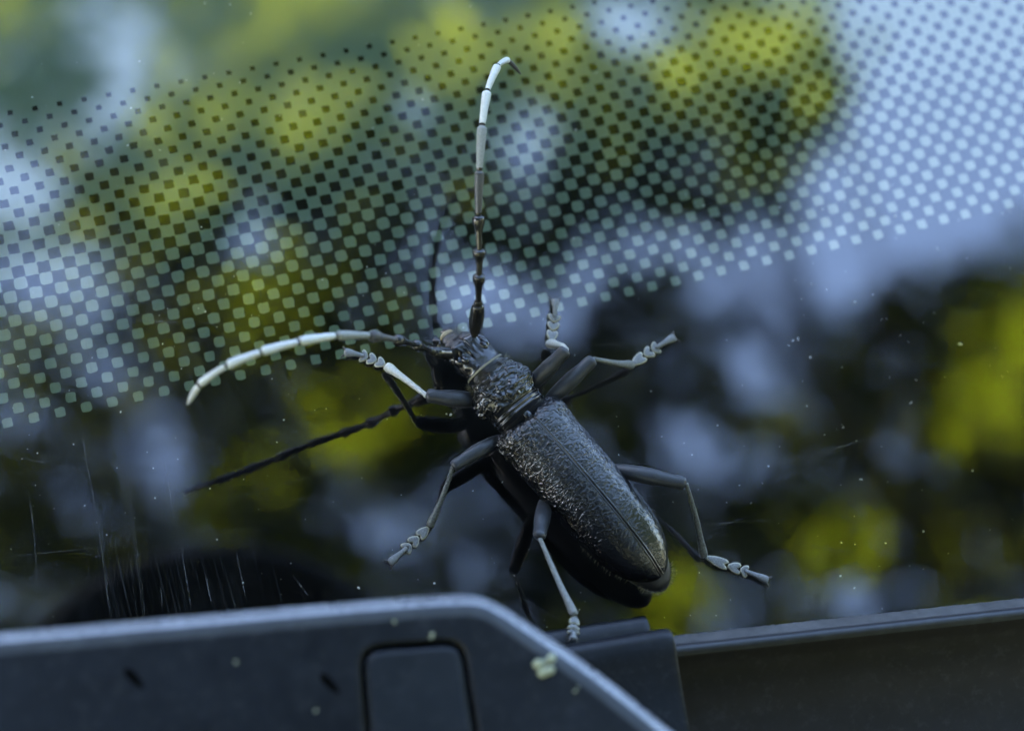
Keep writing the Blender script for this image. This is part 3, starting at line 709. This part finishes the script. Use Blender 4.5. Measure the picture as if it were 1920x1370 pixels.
def extrude(name, A, B, profile, mat, ends=(0, 0), steps=2, rough=0.0, rough_rows=(), mi_rows=None):
    A, B = np.array(A[:2]), np.array(B[:2]); L = np.linalg.norm(B - A); u_ = (B - A) / L; w_ = np.array([u_[1], -u_[0]])
    pr_ = np.array(profile, float); c_ = pr_.mean(0)
    xs = [(x, 1.0) for x in np.linspace(0, L, steps)]
    if ends[1]: xs = xs[:-1] + [(L - ends[1], 1.0), (L - ends[1] * .6, .995), (L - ends[1] * .25, .98), (L - ends[1] * .06, .955), (L, .92)]
    V = []
    for xi, (x, sc_) in enumerate(xs):
        q_ = c_ + (pr_ - c_) * np.array([sc_, sc_]) if sc_ != 1 else pr_
        for k, (a_, z_) in enumerate(q_):
            jx = jz = 0
            if k in rough_rows: jx = RNG.normal(0, rough); jz = RNG.normal(0, rough)
            xy = A + u_ * x + w_ * (a_ + jx); V.append((xy[0], xy[1], z_ + jz))
    n_ = len(pr_); F = grid_faces(len(xs), n_, flip=True)
    m_ = None
    if mi_rows is not None:
        m_ = []
        for i in range(len(xs) - 1): m_ += [mi_rows[j] for j in range(n_)]
        m_ += [0]
    F.append(tuple((len(xs) - 1) * n_ + j for j in range(n_)))
    return mesh(name, V, F, mat, wp, m_)
Ab, Bb = np.array(BLADE_AXIS[0]), np.array(BLADE_AXIS[1]); ub = (Bb - Ab) / np.linalg.norm(Bb - Ab)
bp_ = [(0.55, .4), (.5, 3.0), (.06, 6.9), (0, 7.42), (.06, 7.52), (.3, 7.75), (.62, 8.05), (.78, 8.2), (.84, 8.5), (1.0, 8.78), (1.22, 8.9), (1.45, 8.86), (1.7, 8.6), (2.1, 8.0), (2.8, 7.2), (4, 6.4), (6, 5.7), (9, 5.2), (13, 5.0), (16, 4.8), (16, .4)]
extrude('blade_beam', Ab - ub * 6, Ab + ub * 60, bp_, [MAT['rubber'], MAT['lip'], MAT['edge_sheen']], steps=420, rough=.018, rough_rows=(3, 4, 5, 6), mi_rows=[1 if j in (2, 3, 4, 5, 6) else 2 if j in (9, 10, 11) else 0 for j in range(len(bp_))])
uf = np.array(SLEEVE_FRONT[1][:2]) - np.array(SLEEVE_FRONT[0][:2]); uf /= np.linalg.norm(uf)
fp = [(.05, .6), (0, 6.5), (.0, 8.1), (.06, 8.6), (.22, 8.95), (.5, 9.2), (.9, 9.32), (1.4, 9.3), (2.2, 9.12), (3.5, 8.8), (6, 8.4), (10, 8.2), (16, 8.0), (16, .6)]
extrude('front_sleeve', np.array(SLEEVE_FRONT[0][:2]) - uf * 14, SLEEVE_FRONT[1], fp, MAT['plastic'], ends=(0, .7), steps=12)
bk = [(.05, .6), (0, 5.2), (0, 6.3), (.06, 6.75), (.25, 7.05), (.6, 7.22), (1.2, 7.35), (2.4, 7.4), (3.2, 7.3), (3.2, .6)]
extrude('back_sleeve', np.array(SLEEVE_BACK[0][:2]) - uf * 14, SLEEVE_BACK[1], bk, MAT['plastic'], ends=(0, .6), steps=12)

# dirt flecks stuck to the arm
labels = ['pale yellow dirt crumb on the sloping end of the wiper arm', 'round grey dirt speck above the release button', 'small whitish dirt smear on the wiper arm below the yellow crumb',
          'tiny dust grain near the bright top edge of the wiper arm', 'grey dust grain left of the release button', 'pale dust grain in the middle of the wiper arm']
for k, c in enumerate(FLECKS):
    e = thing('dirt_fleck', labels[k], 'dirt', (c[0], c[1], FZ))
    parts = []
    for q in range(7 if k == 0 else 3):
        r = (.40, .16, .1, .1, .12, .1)[k] * RNG.uniform(.5, 1)
        off = RNG.normal(0, (.45, .08, .2, .06, .08, .06)[k], 2)
        parts.append(ellipsoid((c[0] + off[0], c[1] + off[1], FZ + r * .3), [np.array([r, 0, 0]), np.array([0, r * .8, 0]), np.array([0, 0, r * .6])], 10, 7))
    v_, f_, _ = join(parts); mesh('grain', v_, f_, MAT['fleck'], e)

# ------------------------------------------------------------------ wear and dust on the glass
V, F = [], []
def ribbon(pts, w, z=.012):
    P_ = np.array(pts, float)
    if len(P_) < 2: return
    t_ = np.linspace(0, 1, 40); L = np.concatenate([[0], np.cumsum(np.linalg.norm(np.diff(P_, axis=0), axis=1))]); L /= L[-1]
    C = np.stack([pchip(L, P_[:, k], t_) for k in (0, 1)], 1); T_ = np.gradient(C, axis=0); T_ /= np.linalg.norm(T_, axis=1)[:, None]
    N = np.stack([-T_[:, 1], T_[:, 0]], 1); k0 = len(V)
    ww = w * np.clip(RNG.normal(1, .45, 40), .15, 2.2) * np.sin(np.linspace(.15, math.pi - .15, 40)) ** .5
    for c, nn, q in zip(C, N, ww): V.append((c[0] + nn[0] * q, c[1] + nn[1] * q, z)); V.append((c[0] - nn[0] * q, c[1] - nn[1] * q, z))
    for i in range(39): F.append((k0 + 2 * i, k0 + 2 * i + 1, k0 + 2 * i + 3, k0 + 2 * i + 2))
for k, sc_ in enumerate(SCRATCHES): ribbon(sc_, .022 if k < 11 else .014)
for k in range(22):
    x = RNG.normal(-30, 5); y = RNG.uniform(4, 34); L = RNG.uniform(4, 18)
    ribbon([(x, y), (x - .05 * L + RNG.normal(0, .03), y - L * .5), (x - .11 * L, y - L)], RNG.uniform(.004, .010))
for k in range(40):
    x = RNG.uniform(-35, 40); y = RNG.uniform(-20, 14); L = RNG.uniform(3, 9); a_ = RNG.normal(-.15, .25)
    ribbon([(x, y), (x + L * math.cos(a_), y + L * math.sin(a_))], RNG.uniform(.004, .008))
mesh('scratches', V, F, MAT['scratch'], win, smooth=False, kind='stuff')
parts = []
for k in range(620):
    x, y = RNG.uniform(-44, 46), RNG.uniform(-24, 44)
    r = .018 + .045 * RNG.random() ** 4
    if k % 40 == 0: r *= 1.6
    el = RNG.uniform(1, 1.8) if k % 9 else RNG.uniform(2, 5); an = RNG.uniform(0, 3.14)
    ca_, sa_ = math.cos(an), math.sin(an)
    parts.append(ellipsoid((x, y, r * .5), [np.array([ca_, sa_, 0]) * r * el, np.array([-sa_, ca_, 0]) * r, np.array([0, 0, r * .7])], 7, 5))
v_, f_, _ = join(parts)
du_ = mesh('dust', v_, f_, MAT['dust'], win, kind='stuff')

# ------------------------------------------------------------------ the photographer's lens, seen only mirrored in the glass
ln = thing('camera_lens', 'black round camera lens mirrored as a dark arch above the wiper arm', 'lens', LENS_CENTRE)
def lathe(name, prof, mat, c, n=64):
    V = []
    for r, z in prof: V += [(c[0] + r * math.cos(2 * math.pi * k / n), c[1] + r * math.sin(2 * math.pi * k / n), z) for k in range(n)]
    return mesh(name, V, grid_faces(len(prof), n), mat, ln)
zc = LENS_CENTRE[2]
lathe('barrel', [(23, zc + 9), (29, zc + 1.5), (33, zc), (34.6, zc + .6), (35, zc + 2), (35, zc + 16), (34, zc + 17), (34, zc + 22), (36, zc + 23), (36, zc + 48), (34.5, zc + 49), (32, zc + 70), (0.1, zc + 70)], MAT['belly'], LENS_CENTRE)
lathe('front_element', [(.1, zc + 5.5), (9, zc + 5.9), (16, zc + 7), (23.5, zc + 9.2)], MAT['eye'], LENS_CENTRE)
for q in range(2):
    lathe('focus_ring', [(36.1, zc + 25 + q * 12), (37, zc + 25.5 + q * 12), (37, zc + 33 + q * 12), (36.1, zc + 33.5 + q * 12)], MAT['rubber'], LENS_CENTRE)

# ------------------------------------------------------------------ trees overhead, mirrored in the glass
Q = MN @ (np.array(CANOPY_DIR) * 8.0); CR = MN @ np.array(CANOPY_RIGHT); CU = MN @ np.array(CANOPY_UP); CD = MN @ np.array(CANOPY_DIR)
N = 17000
ab = np.stack([RNG.uniform(-4.6, 4.6, N), RNG.uniform(-3.2, 3.4, N)], 1)
keep = np.ones(N, bool)
for gx, gy, rx, ry in GAPS:
    ex_ = .05 if gy > .15 else -.01
    rr = ((ab[:, 0] - gx) / (rx + ex_)) ** 2 + ((ab[:, 1] - gy) / (ry + ex_)) ** 2
    wob = noise3(np.c_[ab * 9, np.zeros(N)], 41) * .35
    keep &= rr > 1 + wob
outside = (np.abs(ab[:, 0]) > 2.1) | (np.abs(ab[:, 1]) > 1.5)
keep &= ~(outside & (noise3(np.c_[ab * 1.5, np.zeros(N)], 42) > .12))
keep &= ~((ab[:, 0] > 1.3) & (ab[:, 1] > .75))
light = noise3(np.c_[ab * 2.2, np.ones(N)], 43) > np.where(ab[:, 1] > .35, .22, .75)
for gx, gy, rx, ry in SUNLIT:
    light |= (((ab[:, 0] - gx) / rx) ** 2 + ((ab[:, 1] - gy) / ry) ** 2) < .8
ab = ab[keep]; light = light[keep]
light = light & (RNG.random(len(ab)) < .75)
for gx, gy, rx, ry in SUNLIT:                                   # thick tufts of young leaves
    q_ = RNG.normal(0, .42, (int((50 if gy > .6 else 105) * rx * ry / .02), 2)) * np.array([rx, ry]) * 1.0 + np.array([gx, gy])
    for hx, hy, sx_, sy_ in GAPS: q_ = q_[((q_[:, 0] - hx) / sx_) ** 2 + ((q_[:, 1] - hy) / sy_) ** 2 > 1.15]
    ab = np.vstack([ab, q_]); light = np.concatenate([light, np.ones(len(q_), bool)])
depth = RNG.normal(0, 1, len(ab)) * np.where(light, .2, .35) - np.where(light, .45, 0)
C = Q + ab[:, :1] * CR + ab[:, 1:] * CU + depth[:, None] * CD
CROWNS = [(-1.7, 1.1, 'tree with dark crown and pale clumps reaching over the window top'), (-1.2, -.9, 'broad dark green tree whose low boughs hang above the wiper arm'),
          (.6, 1.2, 'yellow green tree with a ragged bough against open sky'), (1.7, -.4, 'dark leafy tree with one bright yellow green clump'),
          (.3, -1.1, 'olive green tree with small sky gaps behind the beetle'), (-3.4, .1, 'tall dark tree beyond the others to one side'), (3.6, -1.3, 'dark tree standing clear of the open sky')]
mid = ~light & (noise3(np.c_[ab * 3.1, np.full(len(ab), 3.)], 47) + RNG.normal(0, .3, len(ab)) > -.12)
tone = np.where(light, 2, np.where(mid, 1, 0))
cc = np.array([(c[0], c[1]) for c in CROWNS])
own = np.argmin(((ab[:, None, :] - cc[None]) ** 2).sum(2), 1)
for ti, (ca_, cb_, lab) in enumerate(CROWNS):
    idx = np.where(own == ti)[0]
    ctr = Q + ca_ * CR + cb_ * CU
    ctr = ctr + CD * .7
    root = np.array([ctr[0] * 1.3, ctr[1] * 1.35 - .8, GROUND_Z])
    tr_ = bpy.data.objects.new('tree', None); COL.objects.link(tr_); tr_.location = root
    tr_['label'] = lab; tr_['category'] = 'tree'; tr_['group'] = 'trees mirrored in the glass'
    hgt = ctr[2] - root[2]
    fork = np.array([ctr[0], ctr[1], root[2] + hgt * .55]); fork[:2] = fork[:2] * .4 + root[:2] * .6
    P_ = [root, root * .5 + fork * .5 + np.array([.05, .08, 0]), fork, fork * .45 + ctr * .55, ctr]
    parts = [tube(np.array(P_) - root, [(0, .17), (.15, .12), (.45, .07), (.62, .04), (.8, .02), (1, .008)], 14, steps=24, rough=.08)]
    near = idx[((ab[idx] - np.array([ca_, cb_])) ** 2).sum(1) < .55]
    for q in range(10):
        tgt = C[RNG.choice(near)]
        k = RNG.uniform(.3, .95); st_ = fork * (1 - k) + ctr * k
        mid = st_ * .5 + tgt * .5 + np.array([0, 0, RNG.uniform(-.05, .2)])
        parts.append(tube(np.array([st_, mid, tgt]) - root, [(0, .016), (.5, .010), (1, .004)], 8, steps=10, rough=.1))
    v_, f_, _ = join(parts); to = mesh('trunk', v_, f_, MAT['bark'], scale=1.0); to.parent = tr_
    K = 7; n_ = len(idx) * K
    cen_ = np.repeat(C[idx], K, 0) + RNG.normal(0, .065, (n_, 3)) - root
    dd = RNG.normal(0, 1, (n_, 3)); dd /= np.linalg.norm(dd, axis=1)[:, None]
    e2 = np.cross(dd, RNG.normal(0, 1, (n_, 3))); e2 /= np.linalg.norm(e2, axis=1)[:, None]
    ll = RNG.uniform(.05, .09, n_)[:, None]; wv = ll * .36
    n3 = np.cross(dd, e2)
    V_ = np.stack([cen_ - dd * ll, cen_ + e2 * wv + n3 * ll * .15, cen_ + dd * ll, cen_ - e2 * wv + n3 * ll * .15], 1).reshape(-1, 3)
    F_ = np.arange(n_ * 4).reshape(-1, 4); F_ = np.concatenate([F_[:, [0, 1, 2]], F_[:, [0, 2, 3]]], 1).reshape(-1, 3)
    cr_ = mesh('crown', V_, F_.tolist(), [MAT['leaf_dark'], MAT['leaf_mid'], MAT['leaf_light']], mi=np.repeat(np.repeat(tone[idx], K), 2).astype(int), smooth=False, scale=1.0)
    cr_.parent = tr_; cr_['kind'] = 'stuff'

# unseen trees added round the car to cut light, outside the mirrored view
SHADE_RING = [((-4.0, -1.9), 2.5, 6.4, 'very tall dark tree added unseen to dim the left side'), ((-3.4, 2.9), 2.6, 2.3, 'dark tree added unseen behind the car to block the sun'), ((-4.6, -.6), 2.4, 3.4, 'bushy dark tree added unseen at the left to cut light'), ((-4.0, -4.6), 2.2, 2.2, 'low dark tree added unseen at the left rear to cut light'), ((-5.2, -2.6), 2.6, 5.0, 'tall dark tree added unseen further left to cut light'),
        ((4.8, -2.0), 2.2, 1.7, 'low dark tree added unseen at the right to cut light'), ((4.2, -5.6), 2.2, 1.8, 'low dark tree added unseen at the right rear to cut light'), ((0.4, -7.2), 2.8, 1.6, 'wide low tree added unseen ahead to cut light'),
        ((-2.2, -7.0), 2.4, 2.0, 'low round tree added unseen at one side to cut light')]
for (tx, ty), rad, hz_, lab in SHADE_RING:
    root = np.array([tx, ty, GROUND_Z]); ctr = np.array([0, 0, hz_ - GROUND_Z])
    tr_ = bpy.data.objects.new('tree', None); COL.objects.link(tr_); tr_.location = root
    tr_['label'] = lab; tr_['category'] = 'tree'; tr_['group'] = 'unseen trees added to cut light'
    parts = [tube([(0, 0, 0), (.06, .03, ctr[2] * .5), ctr], [(0, .2), (.5, .13), (1, .04)], 12, steps=16, rough=.08)]
    n_ = 5200
    dv_ = RNG.normal(0, 1, (n_, 3)); dv_ /= np.linalg.norm(dv_, axis=1)[:, None]
    cl = dv_ * rad * RNG.uniform(.35, 1, n_)[:, None] ** .5
    cl = cl[noise3(cl * 1.1 + tx, 51) > -.25] * np.array([1, 1, .85]); n_ = len(cl)
    for q in range(10):
        parts.append(tube([ctr * RNG.uniform(.5, .95), ctr + cl[q * 37] * .5 - np.array([0, 0, .2]), ctr + cl[q * 37]], [(0, .06), (.5, .03), (1, .008)], 8, steps=8))
    v_, f_, _ = join(parts); to = mesh('trunk', v_, f_, MAT['bark'], scale=1.0); to.parent = tr_
    cen_ = cl + ctr
    dd = RNG.normal(0, 1, (n_, 3)); dd /= np.linalg.norm(dd, axis=1)[:, None]
    e2 = np.cross(dd, RNG.normal(0, 1, (n_, 3))); e2 /= np.linalg.norm(e2, axis=1)[:, None]
    ll = RNG.uniform(.12, .22, n_)[:, None]; wv = ll * .5
    V_ = np.stack([cen_ - dd * ll, cen_ + e2 * wv, cen_ + dd * ll, cen_ - e2 * wv], 1).reshape(-1, 3)
    F_ = np.arange(n_ * 4).reshape(-1, 4)
    cr_ = mesh('crown', V_, F_.tolist(), MAT['leaf_dark'], smooth=False, scale=1.0); cr_.parent = tr_; cr_['kind'] = 'stuff'
